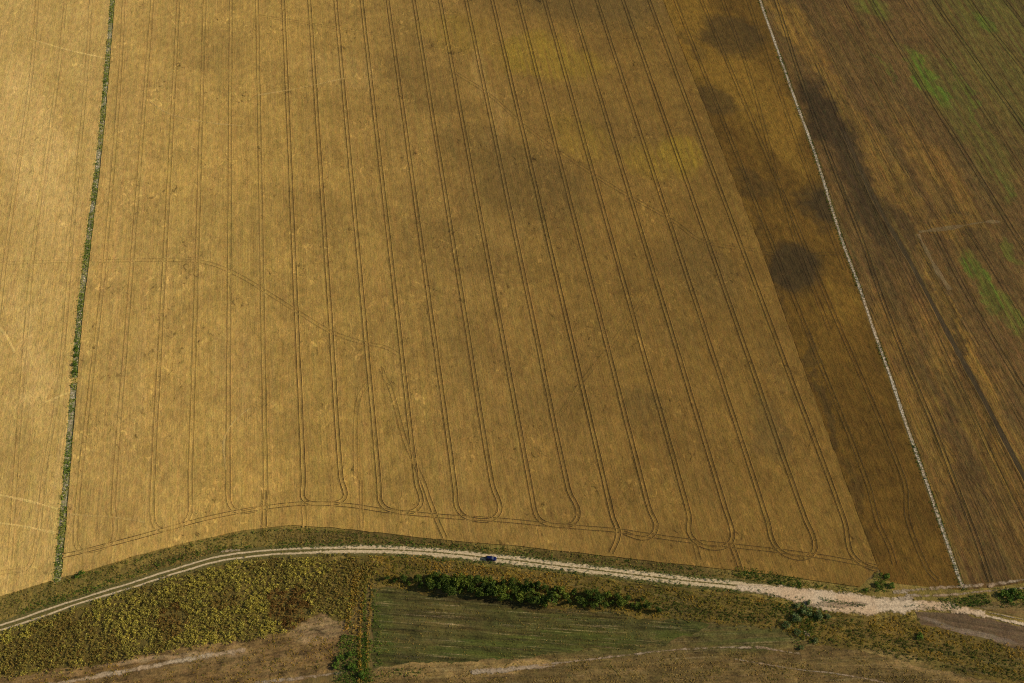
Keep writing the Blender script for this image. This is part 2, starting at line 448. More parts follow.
green_rf = [(905, 50, 955, 110, 12, 1.0), (965, 254, 998, 310, 12, 1.0), (975, 10, 992, 32, 11, .9), (940, 50, 1000, 150, 5, .6), (1005, 300, 1024, 330, 9, .6),
            (1000, 170, 1015, 200, 9, .5), (865, 0, 880, 12, 12, .5), (960, 0, 1020, 60, 30, .3), (1005, 240, 1024, 262, 7, .5), (925, 60, 1010, 190, 26, .3), (950, -60, 1060, 150, 70, .32), (880, 60, 890, 85, 5, .4)]
M_rf = field_mat('weedy brown stubble', (.133, .0775, .021), (.081, .048, .0135), dark=dark_rf, dark_c=(.040, .026, .010), green=green_rf, green_c=(.082, .120, .012),
                 pale=[(775, 0, 815, 60, 14, .9), (790, 0, 900, 220, 14, .6), (860, 120, 910, 220, 16, .6), (918, 250, 1005, 420, 7, .9), (880, 290, 960, 560, 26, .6), (930, 300, 1030, 520, 30, .55), (900, 120, 985, 225, 16, .6), (915, 235, 985, 222, 7, .55), (918, 240, 935, 275, 4, .5), (870, 60, 990, 320, 10, .25), (1000, 500, 1024, 560, 25, .25)],
                 pale_c=(.205, .114, .020), pstreak=.5, streak=.95, mottle=.9, grain=.7, swirl=.08, bumpk=.7, weeds=.55, hue=.3, hstreak=.18)
M_rut = field_mat('bare soil in wheel ruts', (.075, .045, .014), (.048, .03, .010), streak=.2, mottle=.5, grain=.5, swirl=0)
M_rut2 = field_mat('half grown wheel ruts', (.16, .095, .026), (.11, .065, .017), streak=.2, mottle=.5, grain=.5, swirl=0)
M_trod = field_mat('trodden straw', (.46, .305, .095), (.38, .245, .07), streak=.3, mottle=.5, grain=.5, swirl=0)
M_trodl = field_mat('trodden straw west', (.62, .43, .14), (.52, .35, .10), streak=.3, mottle=.8, grain=.6, swirl=0)
M_rfrut = field_mat('dark wheel ruts', (.06, .042, .018), (.045, .030, .012), streak=.2, mottle=.5, grain=.5, swirl=0)
M_verge = field_mat('rough verge', (.25, .17, .04), (.105, .085, .019), dark=[(270, 536, 480, 545, 9, .8), (490, 550, 740, 576, 9, .8), (120, 572, 250, 545, 4, .6)], dark_c=(.085, .058, .016), edge=.4, streak=.1, mottle=1.3, grain=.8, swirl=.2, weeds=.7)
M_base = field_mat('distant farmland', (.17, .11, .035), (.09, .07, .022), streak=.3, mottle=.8, grain=.5, swirl=.1)
M_weedsoil = field_mat('soil under weeds', (.15, .105, .024), (.08, .06, .014), streak=.1, mottle=.9, grain=.8, swirl=.2)
def dirof(a, b):
    p, q = P(*a), P(*b); return pi / 2 - atan2(q[1] - p[1], q[0] - p[0])
M_green = field_mat('green harrowed field', (.098, .078, .020), (.048, .046, .012), green=[(380, 600, 378, 660, 18, .8), (420, 650, 640, 640, 12, .8), (650, 632, 790, 636, 12, .8), (500, 620, 600, 625, 30, .35)],
                    green_c=(.052, .062, .010), dark=[(430, 595, 640, 618, 4, .5)], dark_c=(.06, .036, .012), streak=1.5, mottle=.9, grain=.9, swirl=.2, rows=dirof((430, 634), (520, 641)), weeds=.4, hue=.3, hstreak=.15, dash=.75, edge=.5)
M_plough = field_mat('brown ploughed plot', (.21, .135, .048), (.11, .063, .02), pale=[(90, 668, 245, 650, 3, .5), (300, 632, 340, 625, 12, .35)], pale_c=(.32, .22, .11),
                     streak=.9, mottle=1.9, grain=1.0, swirl=.4, rows=dirof((100, 665), (245, 640)), weeds=.5, edge=.4)
M_stub = field_mat('brown fallow ground', (.165, .108, .034), (.085, .058, .018), streak=.8, mottle=1.4, grain=1.0, swirl=.3, rows=dirof((620, 655), (760, 650)), weeds=.6, dash=.45,
                   pale=[(380, 672, 520, 668, 9, .55), (470, 671, 560, 665, 4, .8), (870, 662, 1000, 680, 6, .4)], pale_c=(.30, .19, .065), edge=.4,
                   green=[(520, 655, 690, 645, 6, .5), (690, 632, 800, 636, 16, .75)], green_c=(.05, .06, .012))
M_ochre = field_mat('dry ochre grass', (.16, .105, .020), (.08, .060, .015), streak=.6, mottle=1.4, grain=.8, swirl=.2, rows=dirof((860, 636), (960, 655)), weeds=.5, dash=.4,
                    pale=[(850, 650, 930, 668, 6, .5)], pale_c=(.26, .17, .06), edge=.4)
M_greyplot = field_mat('grey brown harrowed plot', (.135, .088, .042), (.095, .06, .03), streak=.9, mottle=.8, grain=.8, swirl=.1, rows=dirof((920, 614), (1020, 630)), weeds=.1,
                       pale=[(918, 620, 1024, 643, 2.5, .5)], pale_c=(.24, .185, .12), edge=.3)
# chalk of the tracks: pale, broken by grass
def chalk_mat(name, lo=.40, hi=.56, c=(.56, .43, .275), sc=.35, k=1.0):
    """chalk that thins out and breaks up towards its edges (attribute 'edge': 0 rim, 1 inside)"""
    b = NB(name); flat = b.vmath('MULTIPLY', b.pos, (1, 1, 0))
    n1 = b.noise(flat, sc, 6, .72); n2 = b.noise(flat, 1.1, 4, .75); n3 = b.noise(flat, .06, 3)
    cc = b.mix(b.step(n3, .35, .65), c, tuple(v * f for v, f in zip(c, (.95, .85, .76))))
    cc = b.scale(cc, b.step(n2, .25, .75, .55, 1.25))
    b.bump(n2, .6, .2); b.done(cc)
    m = b.math('ADD', n1, b.math('MULTIPLY', b.math('SUBTRACT', b.attr('edge'), .6), .34 * k))
    m = b.step(m, lo, hi)
    t = b.n.new('ShaderNodeBsdfTransparent'); mx = b.n.new('ShaderNodeMixShader')
    b.l.new(m, mx.inputs[0]); b.l.new(t.outputs[0], mx.inputs[1]); b.l.new(b.bsdf.outputs[0], mx.inputs[2])
    b.l.new(mx.outputs[0], b.n['Material Output'].inputs[0])
    return b.m
M_chalk = chalk_mat('pale chalk', .31, .53, sc=.5)
M_chalk2 = chalk_mat('thin chalk over soil', .42, .62, c=(.34, .26, .165))
M_chalk2b = chalk_mat('worn chalk path', .38, .60, c=(.44, .34, .21))
M_chalk3 = chalk_mat('broken chalk line', .36, .66, c=(.56, .48, .35), sc=.9, k=2.6)
def track_mat():
    b = NB('dirt track'); flat = b.vmath('MULTIPLY', b.pos, (1, 1, 0))
    u = b.math('ABSOLUTE', b.attr('u')); s = b.attr('s')
    n1 = b.noise(flat, .8, 5, .65); n2 = b.noise(flat, 1.1, 4, .7); n3 = b.noise(flat, .11, 4, .6)
    wob = b.math('MULTIPLY', b.math('SUBTRACT', n3, .5), .9)
    d = b.math('ABSOLUTE', b.math('SUBTRACT', b.math('ADD', u, wob), 1.2))
    rut = b.math('ADD', b.step(d, .62, .22), b.math('MULTIPLY', b.math('SUBTRACT', n1, .5), 1.5))
    broad = b.math('ADD', b.step(b.math('ADD', u, b.math('MULTIPLY', wob, 1.8)), 3.0, 1.3, 0, .82), b.math('MULTIPLY', b.math('SUBTRACT', n1, .5), 2.2))
    broad = b.math('SUBTRACT', broad, b.step(u, .6, .1, 0, .55))
    k = b.step(s, .36, .50)
    m = b.math('ADD', b.math('MULTIPLY', rut, b.math('SUBTRACT', 1.0, k)), b.math('MULTIPLY', broad, k))
    c = b.mix(b.step(m, .34, .72), b.mix(b.step(n2, .4, .6), (.155, .115, .036), (.075, .072, .018)),
              b.scale((.52, .395, .225), b.step(n2, .25, .75, .6, 1.25)))
    b.bump(n2, .6, .2)
    return b.done(c)
M_track = track_mat()

L_weed = leaf_mat('yellowing weed leaves', [(0, (.17, .075, .02)), (.22, (.27, .17, .034)), (.45, (.28, .25, .05)), (.6, (.42, .345, .06)), (.8, (.56, .46, .07)), (1, (.26, .29, .06))], .32)
L_grass = leaf_mat('rough grass blades', [(0, (.085, .11, .018)), (.35, (.17, .17, .026)), (.65, (.33, .23, .045)), (1, (.48, .32, .09))])
L_lush = leaf_mat('lush green blades', [(0, (.045, .085, .010)), (.5, (.095, .165, .018)), (.8, (.16, .21, .022)), (1, (.26, .23, .05))])
L_ochre = leaf_mat('dry ochre stems', [(0, (.075, .105, .016)), (.3, (.16, .165, .022)), (.55, (.33, .23, .028)), (.75, (.46, .27, .03)), (1, (.56, .38, .10))], .3)
L_hedge = leaf_mat('hedge leaves', [(0, (.030, .048, .007)), (.5, (.075, .115, .013)), (1, (.17, .20, .022))], .2)
L_blue = leaf_mat('grey green leaves', [(0, (.05, .078, .022)), (.5, (.105, .15, .042)), (1, (.22, .25, .095))], .2)
L_strip = leaf_mat('strip grass blades', [(0, (.09, .15, .018)), (.4, (.19, .26, .03)), (.75, (.32, .33, .05)), (1, (.52, .44, .15))], .35)
M_stone = chalk_solid = solid('chalk stone', (.54, .45, .29), .9, 0, .1)
M_bark = solid('bark', (.075, .052, .035), .9, 0, .1)

# ================================================================== GROUND
big = 9000
struct(mesh_obj('ground', [(-big, -big, 0), (big, -big, 0), (big, big, 0), (-big, big, 0)], [(0, 1, 2, 3)], M_base))

# the fields stand a little proud of the verge, as ripe crops do
left_edge = shift(STRIP_L, -1.75); right_of_strip = shift(STRIP_L, 1.75)
sheet('wheat_field', [(-900, -350)] + left_edge + [(50, 581), (0, 596), (-160, 640), (-500, 740)], CROP_Z, M_left, .22, 1.5, CROP_Z + .02, 1)
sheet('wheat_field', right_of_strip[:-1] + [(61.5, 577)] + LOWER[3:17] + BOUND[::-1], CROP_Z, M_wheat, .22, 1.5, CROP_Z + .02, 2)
sr_l = shift(STRIP_R, -1.3); sr_r = shift(STRIP_R, 1.3)
sheet('stubble_field', [(x + .3, y) for x, y in BOUND] + [(884, 578), (893, 583), (920, 586)] + sr_l[::-1], .10, M_dark, .15, 1.5, .12, 3)
sheet('weedy_field', sr_r + [(985, 588), (1024, 583), (1100, 575), (1350, 560), (1700, 420), (1700, -350)], .08, M_rf, .2, 1.5, .10, 4)
# gap in the west crop line
struct(sheet('wheat_field', [(69, 377.5), (79, 377), (78.5, 383), (68.5, 383.5)], CROP_Z - .03, M_left, .3, .5, CROP_Z, 5))

# rough verge between crop and track, then the ground south of the track
sheet('verge', [(-500, 760)] + [(x, y - 3) for x, y in LOWER[:17]] + [(880, 576), (893, 580), (960, 585), (1024, 578), (1200, 570), (1200, 640), (1024, 640), (900, 622), (700, 596), (500, 575), (369, 562), (200, 580), (0, 645), (-300, 740)], .02, M_verge, .4, 2, 0, 6)
WEEDS = [(-80, 662), (0, 633), (80, 607), (131, 591), (178, 576), (214, 566), (262, 559), (330, 556), (372, 556), (378, 566), (366, 585), (352, 612), (345, 620), (322, 614), (286, 630), (258, 637), (184, 647), (143, 656), (89, 667), (0, 676), (-80, 690)]
sheet('weed_patch_soil', WEEDS, .06, M_weedsoil, 1.3, 1.5, 0, 7)
sheet('ploughed_plot', [(-200, 700), (0, 672), (89, 664), (143, 653), (184, 644), (258, 634), (286, 627), (322, 611), (346, 616), (349, 632), (338, 655), (330, 668), (338, 672), (300, 683), (280, 740), (-200, 760)], .04, M_plough, 1.3, 1.5, 0, 8)
GREEN = [(371, 585), (425, 592), (470, 594), (520, 601), (545, 606), (600, 610), (650, 616), (690, 621), (722, 628), (706, 636), (690, 640), (664, 646), (620, 655), (582, 659), (520, 664), (470, 667), (430, 664), (372, 672)]
sheet('harrowed_field', GREEN, .04, M_green, 1.1, 1.5, 0, 9)
sheet('fallow_ground', [(345, 676), (372, 668), (430, 661), (500, 660), (560, 652), (620, 651), (664, 642), (690, 636), (706, 631), (715, 622), (790, 629), (830, 640), (900, 660), (1024, 690), (1200, 740), (1200, 820), (300, 820), (330, 700)], .06, M_stub, 1.4, 1.2, 0, 10)
sheet('dry_grassland', [(372, 556), (430, 558), (500, 567), (560, 574), (620, 581), (680, 588), (760, 596), (820, 612), (880, 618), (905, 614), (925, 622), (960, 632), (1024, 648), (1200, 690), (1200, 760), (1024, 688), (930, 668), (850, 650), (800, 640), (780, 630), (720, 624), (650, 618), (600, 611), (545, 607), (520, 602), (470, 595), (425, 593), (372, 586)], .08, M_ochre, 1.4, 1.2, 0, 11)
sheet('grey_plot', [(915, 611), (960, 613), (1024, 626), (1200, 660), (1200, 690), (1024, 650), (960, 633), (920, 624)], .10, M_greyplot, .8, 1.0, 0, 12)
sheet('brown_plot', [(985, 601), (1024, 603), (1200, 610), (1200, 640), (1024, 618), (965, 605)], .10, M_stub, .3, 1.5, 0, 13)

# chalk tracks
tp = smooth_path(PS(TRACK), 2.5)
prof = [(-3.3, .02), (-1.9, .06), (-1.2, .00), (-.5, .07), (0, .09), (.5, .07), (1.2, .00), (1.9, .06), (3.3, .02)]
ribbon('dirt_track', tp, prof, [0] * 8, [M_track], .10, .12, 3)
patch('chalk_yard', [(735, 583), (760, 584), (790, 586), (815, 588), (845, 591), (870, 595), (900, 598), (935, 602), (958, 606), (965, 609), (935, 608.5), (915, 611), (902, 616), (897, 613), (866, 616.5), (840, 613), (808, 607), (785, 600), (760, 594), (735, 591)], .24, M_chalk, .8, 14, 2.5)
flatp = lambda w: [(-w, 0), (-w * .3, .03), (w * .3, .03), (w, 0)]
ribbon('chalk_strip', smooth_path(PS(STRIP_R[:-1] + [(960, 581), (965, 588)], .03), 2.5), [(-1.5, 0), (-.6, .06), (.5, .06), (1.5, 0)], [0, 0, 0], [M_chalk3], .05, .25, 4)
ribbon('strip_soil', smooth_path(PS(STRIP_L, .02), 2.5), [(-2.0, 0), (-.7, .02), (.7, .02), (2.0, 0)], [0, 0, 0], [field_mat('grassy strip soil', (.30, .25, .12), (.17, .17, .05), streak=.1, mottle=1.2, grain=.9, swirl=.2)], .015, .1, 55)
ribbon('field_strip', smooth_path(PS(STRIP_L, .03), 2.5), [(-1.7, 0), (-.7, .05), (.7, .05), (1.7, 0)], [0, 0, 0], [chalk_mat('chalky strip soil', .40, .66, c=(.50, .44, .29), sc=.7, k=.6)], .03, .0, 5)
ribbon('chalk_path', smooth_path(PS([(893, 592), (925, 589), (964, 586.5), (990, 584.5), (1024, 580), (1100, 570)]), 2.5), flatp(1.4), [0, 0, 0], [M_chalk2], .12, .35, 6)
ribbon('chalk_path', smooth_path(PS([(905, 596), (950, 595), (985, 591), (1024, 588), (1100, 580)]), 2.5), flatp(1.1), [0, 0, 0], [M_chalk2], .12, .5, 7)
ribbon('chalk_path', smooth_path(PS([(900, 604), (935, 606.5), (965, 611.5), (1024, 624.5), (1200, 663)]), 2.5), flatp(.9), [0, 0, 0], [M_chalk], .22, .3, 8)
ribbon('chalk_path', smooth_path(PS([(872, 602), (905, 603.5), (935, 605.5), (962, 609.5), (985, 615)]), 2.5), flatp(2.6), [0, 0, 0], [M_chalk], .26, .3, 88)
ribbon('chalk_path', smooth_path(PS([(925, 605), (965, 608), (1024, 620), (1200, 655)]), 2.5), flatp(.6), [0, 0, 0], [M_chalk2], .22, .4, 9)
ribbon('chalk_path', smooth_path(PS([(-60, 700), (60, 683), (143, 668), (200, 657), (246, 650)]), 2.5), flatp(1.6), [0, 0, 0], [M_chalk2b], .12, .4, 10)
ribbon('chalk_path', smooth_path(PS([(255, 683), (300, 678), (346, 672)]), 2.5), flatp(1.2), [0, 0, 0], [M_chalk2], .12, .4, 11)
ribbon('chalk_path', smooth_path(PS([(470, 672), (500, 669.5), (550, 664), (619, 656), (660, 651.5), (708, 648), (760, 648.5), (800, 654)]), 2.5), flatp(.7), [0, 0, 0], [M_chalk2], .14, .5, 12)
ribbon('chalk_path', smooth_path(PS([(735, 659), (775, 666), (803, 670), (851, 676), (900, 686)]), 2.5), flatp(.6), [0, 0, 0], [M_chalk2], .14, .5, 13)
ribbon('chalk_path', smooth_path(PS([(735, 648), (758, 647), (772, 649)]), 2.5), flatp(.9), [0, 0, 0], [M_chalk2], .15, .5, 14)
for i, pts in enumerate(([(801, 627), (808, 629), (814, 633), (810, 638), (803, 636)],
                         [(221, 551), (230, 548.5), (241, 548), (242, 549.5), (231, 552), (222, 553)],
                         [(962, 583.5), (972, 583), (974, 588), (964, 589)], [(986, 584), (994, 582.5), (995, 588.5), (987, 589.5)],
                         [(897, 596), (912, 594), (916, 600), (900, 602)], [(470, 668), (520, 665), (560, 663), (555, 668), (500, 674), (470, 676)],
                         [(800, 606), (820, 600), (860, 600), (880, 606), (840, 608)])):
    patch('chalk_patch', pts, .28 + .01 * i, M_chalk if i == 1 else M_chalk2, .5, 20 + i, 1.2, .6)

# ------------------------------------------------------------------ wheel ruts (tramlines) in the crops
def rut_profile(w, rh):
    return [(-w - .32, 0), (-w - .05, rh), (-w, .015), (w, .015), (w + .05, rh), (w + .32, 0)]
def tramline(pix, z=CROP_Z, w=.24, rh=None, gap=1.0, crop=None, soil=None, wob=.25, seed=0, step=2.5):
    w = w * .76; rh = w * .42 if rh is None else min(rh, w * .6)
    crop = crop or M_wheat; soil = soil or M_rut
    path = smooth_path(PS(pix, z), step)
    return ribbon('tramline', path, rut_profile(w, rh), [0, 0, 1, 0, 0], [crop, soil], z + .025, wob, seed, lanes=(-gap, gap))

def tl(i, y):                       # where tramline number i crosses picture row y
    x0 = 257.2 + 26.13 * i; x480 = 265.8 + 37.62 * i - (0.06 * max(0, i - 6) ** 1.3)
    return x0 + (x480 - x0) * y / 480.0
def top(i, yend, n=6):
    return [(tl(i, y), y) for y in np.linspace(-350, yend, n)]
def ends(i, yend, tail): return top(i, yend) + tail
def U(i, ya, bottom, yc):
    return top(i, ya) + bottom + top(i + 1, yc)[::-1]
seed = 100
for pts, kw in (
    (U(1, 480, [(302.5, 496), (305.5, 501), (313, 503.5), (333, 503.5), (342, 500.5), (345.5, 494)], 478), {}),
    (U(3, 484, [(380, 501), (386, 508.5), (396, 511.5), (408, 512.5), (417, 509), (421.5, 501)], 482), {}),
    (U(5, 490, [(456.5, 506), (463, 515.5), (474, 519.5), (487, 520.5), (496.5, 516), (500, 507)], 484), {}),
    (U(7, 498, [(536, 514), (541, 521), (550, 524.5), (564, 526), (573, 523.5), (578, 516), (577, 507)], 490), {}),
    (U(11, 515, [(689, 532), (695, 541), (704, 546.5), (716, 548.5), (727, 545.5), (732.5, 537), (731, 526)], 510), {}),
    (U(13, 522, [(771.5, 538), (777, 548), (786, 555), (799, 558.5), (810, 556), (815, 547.5), (812.5, 535)], 518), {}),
    (U(-1, 480, [(228.5, 500), (232, 508), (239, 512), (251, 511), (261, 507.5), (265.5, 499)], 478), dict(w=.15)),
    (U(-3, 490, [(152.5, 515), (154.5, 525), (161, 529.5), (174, 527.5), (185, 522.5), (190.5, 512)], 488), dict(w=.17, soil=M_rut2)),
    ([(131, -350), (124, 0), (107, 240), (80, 480), (75.5, 535), (77, 546), (82, 551), (95, 550), (106, 546.5), (113, 540), (115.5, 528)] + top(-4, 500)[::-1], dict(w=.13, soil=M_rut2)),
    ([(264, 490), (265, 508), (264, 527)], dict(w=.2)),
    (ends(9, 505, [(613, 518), (618, 530), (617, 540), (611, 553)]), dict(w=.28)),
    (ends(10, 500, [(651, 513), (656, 524), (654, 533), (647, 538), (637, 537.5), (624, 532.5)]), {}),
    (ends(15, 520, [(850, 551), (858, 561), (868, 567), (878, 570)]), dict(w=.24)),
    # headland runs
    ([(62, 556), (80, 552), (110, 544.5), (160, 531), (200, 520), (237, 512), (265, 507.5), (304, 503.5), (345, 505), (388, 511), (440, 516), (500, 520), (537, 523.5), (580, 527.5), (617, 530.5), (640, 534), (690, 541), (735, 546), (780, 551), (830, 558), (878, 567)], dict(w=.2)),
    # way out to the track and stray passes
    ([(424, 484), (433, 510), (445, 538)], dict(w=.2)), ([(731, 543), (736, 556), (741, 571)], dict(w=.22)), ([(695, 543), (699, 560)], dict(w=.14)), ([(303.5, 503), (305, 527)], dict(w=.12)), ([(361, 480), (362, 528)], dict(w=.08, gap=.7, rh=.15)),
    ([(381, 368), (391, 390), (405, 440), (418, 470), (424, 484)], dict(w=.12)), ([(384, 366), (386, 380), (394, 385)], dict(w=.13)),
    ([(100, 261), (150, 260), (195, 261), (215, 265), (240, 276), (262, 289), (300, 313), (330, 331), (360, 342), (385, 347), (398, 354)], dict(w=.12, soil=M_rut2)),
    ([(356, 480), (356, 420), (360, 395), (368, 383)], dict(w=.12, soil=M_rut2)),
    ([(584, 168), (612, 186), (640, 202), (675, 222), (700, 240), (730, 247), (757, 250)], dict(w=.15, soil=M_rut2)),
    ([(455, 72), (490, 95), (530, 130), (584, 168)], dict(w=.12, soil=M_rut2)),
    ([(647, 293), (615, 340), (580, 385), (560, 415)], dict(w=.11, soil=M_rut2)), ([(255, 15), (300, 22), (350, 30), (400, 38)], dict(w=.10, soil=M_rut2)),
    ([(700, 245), (660, 270), (647, 293)], dict(w=.05, soil=M_rut2))):
    seed += 1; tramline(pts, seed=seed, **kw)
for pts, w_ in (([(74, -100), (60, 60), (35, 240), (24, 360), (10, 560)], .08), ([(42, -100), (33, 60), (8, 240), (-8, 380)], .10), ([(95, -60), (86, 80), (72, 240), (60, 380), (45, 470), (30, 565), (5, 572), (-30, 576)], .08), ([(-5, 264), (30, 262), (82, 261)], .08)):
    seed += 1; tramline(pts, w=w_, crop=M_left, soil=M_rut2, seed=seed)
DK = dict(z=.11, crop=M_dark)
for i, yend, tail in ((16, 480, [(878, 522), (890, 548), (895, 565)]), (17, 480, [(908, 520), (928, 570), (938, 580)])):
    seed += 1; tramline(ends(i, yend, tail), w=.16, seed=seed, soil=M_rfrut, **DK)
seed += 1; tramline([(632, -250), (723, 0), (748, 70), (795, 238), (830, 330)], w=.13, seed=seed, soil=M_rfrut, **DK)
seed += 1; tramline([(655, -250), (748, 0), (765, 50), (800, 150), (845, 270)], w=.12, seed=seed, soil=M_rfrut, **DK)
seed += 1; tramline([(749, 251), (775, 254), (800, 255), (840, 253)], w=.1, seed=seed, soil=M_rfrut, **DK)
for pts, w_, gp in (
    ([(691, -250), (776, 0), (800, 75), (835, 170), (862, 240), (883, 300), (906, 360), (935, 430), (954, 480), (975, 535), (991, 582)], .32, 1.0),
    ([(817, 63), (850, 145), (890, 240), (925, 310), (962, 390), (1003, 480), (1035, 545)], .2, 1.0),
    ([(778, -150), (845, 0), (900, 100), (965, 218)], .13, .8), ([(790, -150), (871, 0), (925, 90), (968, 158), (1016, 235), (1060, 305)], .26, 1.2),
    ([(820, -150), (905, 0), (958, 72), (1000, 135), (1050, 215)], .18, 1.1), ([(845, -150), (934, 0), (975, 58), (1024, 128), (1080, 205)], .3, 1.2),
    ([(890, -150), (970, 0), (1024, 70), (1080, 140)], .25, 1.2), ([(1005, 0), (1060, 70)], .2, 1.2), ([(917, 240), (945, 290), (975, 340), (1024, 425), (1080, 520)], .14, 1.0), ([(930, 222), (965, 290), (1000, 350), (1040, 415)], .24, 1.1),
    ([(962, 220), (1000, 280), (1040, 345)], .22, 1.0), ([(810, 10), (850, 90), (900, 185), (930, 235)], .1, .8), ([(800, 0), (840, 60), (905, 170), (945, 225)], .12, .9),
    ([(955, 455), (985, 520), (1005, 570)], .14, .9), ([(935, 430), (965, 470), (990, 500), (1015, 545)], .1, .8), ([(985, 420), (1024, 500), (1060, 570)], .14, .9), ([(830, 0), (870, 70), (930, 175), (960, 222)], .1, .9)):
    seed += 1; tramline(pts, z=.09, w=w_ * .75, gap=gp, crop=M_rf, soil=M_rfrut, seed=seed)
# the open furrow that runs down the weedy field
seed += 1
ribbon('furrow', smooth_path(PS([(842, 130), (877, 205), (905, 253), (950, 338), (990, 412), (1030, 490), (1086, 600)], .09), 2.5), [(-2.8, 0), (-2.0, .06), (-1.5, .01), (1.2, .01), (1.6, .14), (2.9, 0)], [0, 0, 1, 0, 0], [M_rf, M_rfrut], .11, .25, seed)
# trodden straw paths across the wheat
for pts, m_ in (([(150, 102), (170, 114), (205, 122), (243, 126)], M_trod), ([(226, 470), (224, 440), (235, 420), (250, 408)], M_trod), ([(68, 514), (110, 517), (145, 522)], M_trod), ([(258, 95), (300, 88), (345, 78)], M_trod), ([(70, 392), (50, 400), (35, 406)], M_trodl), ([(-20, 491), (20, 499), (58, 509)], M_trodl), ([(-20, 521), (20, 526), (55, 533)], M_trodl), ([(28, 38), (60, 48), (104, 58)], M_trodl), ([(-10, 318), (6, 335), (14, 352)], M_trodl)):
    seed += 1; pw = .6 if m_ is M_trodl else .5
    ribbon('trodden_path', smooth_path(PS(pts, CROP_Z), 2.0), [(-pw, 0), (-pw * .4, .03), (pw * .4, .03), (pw, 0)], [0, 0, 0], [m_], CROP_Z + .03, .6, seed)

M_oldpath = field_mat('old grassy path', (.165, .115, .05), (.13, .085, .03), streak=.2, mottle=.8, grain=.8, swirl=0)
for pts in ([(919, 232), (945, 228.5), (985, 222), (1000, 222)], [(918, 234), (926, 250), (938, 272), (950, 290)]):
    seed += 1; ribbon('old_path', smooth_path(PS(pts, .09), 2.0), [(-1.0, 0), (-.4, .03), (.4, .03), (1.0, 0)], [0, 0, 0], [M_oldpath], .12, .8, seed)
# ================================================================== PLANTS THAT NOBODY COULD COUNT
def tintn(x, y, s, lo, hi, sd, rng, nz=.12):
    return np.clip(lo + (hi - lo) * (vnoise(x, y, s, sd) * .6 + vnoise(x, y, s * .3, sd + 1) * .4) + rng.normal(0, nz, len(x)), 0, 1)

x, y = scatter(WEEDS, 1.5, R)
t = .35 * tintn(x, y, 22, -.1, 1.1, 2, R, .02) + .65 * tintn(x, y, 4.5, .1, 1.1, 3, R, .12)
for (px, py, r, v) in ((290, 607, 9, .10), (170, 622, 7, .2), (340, 585, 14, .35), (60, 645, 14, .34), (355, 575, 12, .33), (100, 655, 9, .3), (225, 600, 6, .3), (20, 655, 9, .35)):
    c = P(px, py); d = np.hypot(x - c[0], y - c[1]) / r + (vnoise(x, y, 3, 8) - .5) * .8
    t = np.where(d < 1, v + R.normal(0, .08, len(x)), t)
hh = .4 + 1.3 * vnoise(x, y, 4, 4) * R.uniform(.3, 1.3, len(x))
n_big = len(x) // 22          # a few tall clumps stand over the rest
sel = R.permutation(len(x))[:n_big]; rad_ = R.uniform(.35, .85, len(x)); rad_[sel] = R.uniform(.8, 1.35, n_big); hh[sel] = R.uniform(1.2, 2.3, n_big)
t[sel] = np.clip(t[sel] + R.normal(.06, .14, n_big), 0, 1)
leaf_sz = np.full(len(x), .42); leaf_sz[sel] = .6
gap = (vnoise(x, y, 6, 77) * .6 + vnoise(x, y, 2.2, 78) * .5 + R.uniform(-.15, .15, len(x))) > .30
x, y, t, hh, rad_, leaf_sz = x[gap], y[gap], t[gap], hh[gap], rad_[gap], leaf_sz[gap]
stuff(clumps('weeds', x, y, .06, rad_, hh, leaf_sz, 17, t, L_weed, R), 'broad belt of tall yellowing weeds below the dirt track', 'weeds')

VERGE = [(-100, 622)] + [(x_, y_ + 2) for x_, y_ in LOWER[1:17]] + [(900, 588), (860, 590)] + [(x_, y_ - 6) for x_, y_ in TRACK[::-1][2:]]
x, y = scatter(VERGE, .9, R)
t = tintn(x, y, 12, 0, .95, 13, R, .16)
k = (vnoise(x, y, 7, 14) + R.uniform(0, .5, len(x))) > .45
x, y, t = x[k], y[k], t[k]
stuff(clumps('verge_grass', x, y, .02, R.uniform(.25, .6, len(x)), R.uniform(.2, .6, len(x)), .34, 10, t, L_grass, R, .5), 'rough green and straw coloured grass verge between wheat and track', 'grass')

DRY = [(372, 556), (430, 559), (500, 568), (560, 575), (620, 582), (680, 589), (760, 598), (800, 608), (860, 619), (900, 616), (914, 614), (922, 625), (1024, 650), (1100, 670), (1100, 705), (1024, 684), (930, 664), (850, 646), (800, 640), (780, 629), (720, 623), (650, 617), (600, 610), (545, 606), (520, 601), (470, 593), (425, 590), (372, 585)]
x, y = scatter(DRY, 1.1, R)
t = .5 * tintn(x, y, 16, -.3, 1.4, 24, R, .05) + .5 * tintn(x, y, 5, .0, 1.1, 23, R, .15)
# dark green rows running through it on the right
for line in ([(850, 632), (899, 641), (947, 650), (1001, 662), (1060, 676)], [(830, 641), (875, 652), (932, 663), (975, 671), (1040, 682)], [(760, 608), (800, 616), (860, 622)], [(660, 606), (720, 614), (780, 622)]):
    c = smooth_path(PS(line), 2.0)
    d = np.min(np.hypot(x[:, None] - c[None, :, 0], y[:, None] - c[None, :, 1]), axis=1) + (vnoise(x, y, 4, 5) - .5) * 3
    t = np.where(d < 2.2, np.clip(R.normal(.08, .08, len(x)), 0, 1), t)
stuff(clumps('dry_weeds', x, y, .08, R.uniform(.3, .7, len(x)), R.uniform(.2, .8, len(x)) * (.6 + .8 * vnoise(x, y, 6, 9)), .36, 12, t, L_ochre, R, .4), 'ochre and olive dry weeds spread below the track and hedge', 'weeds')

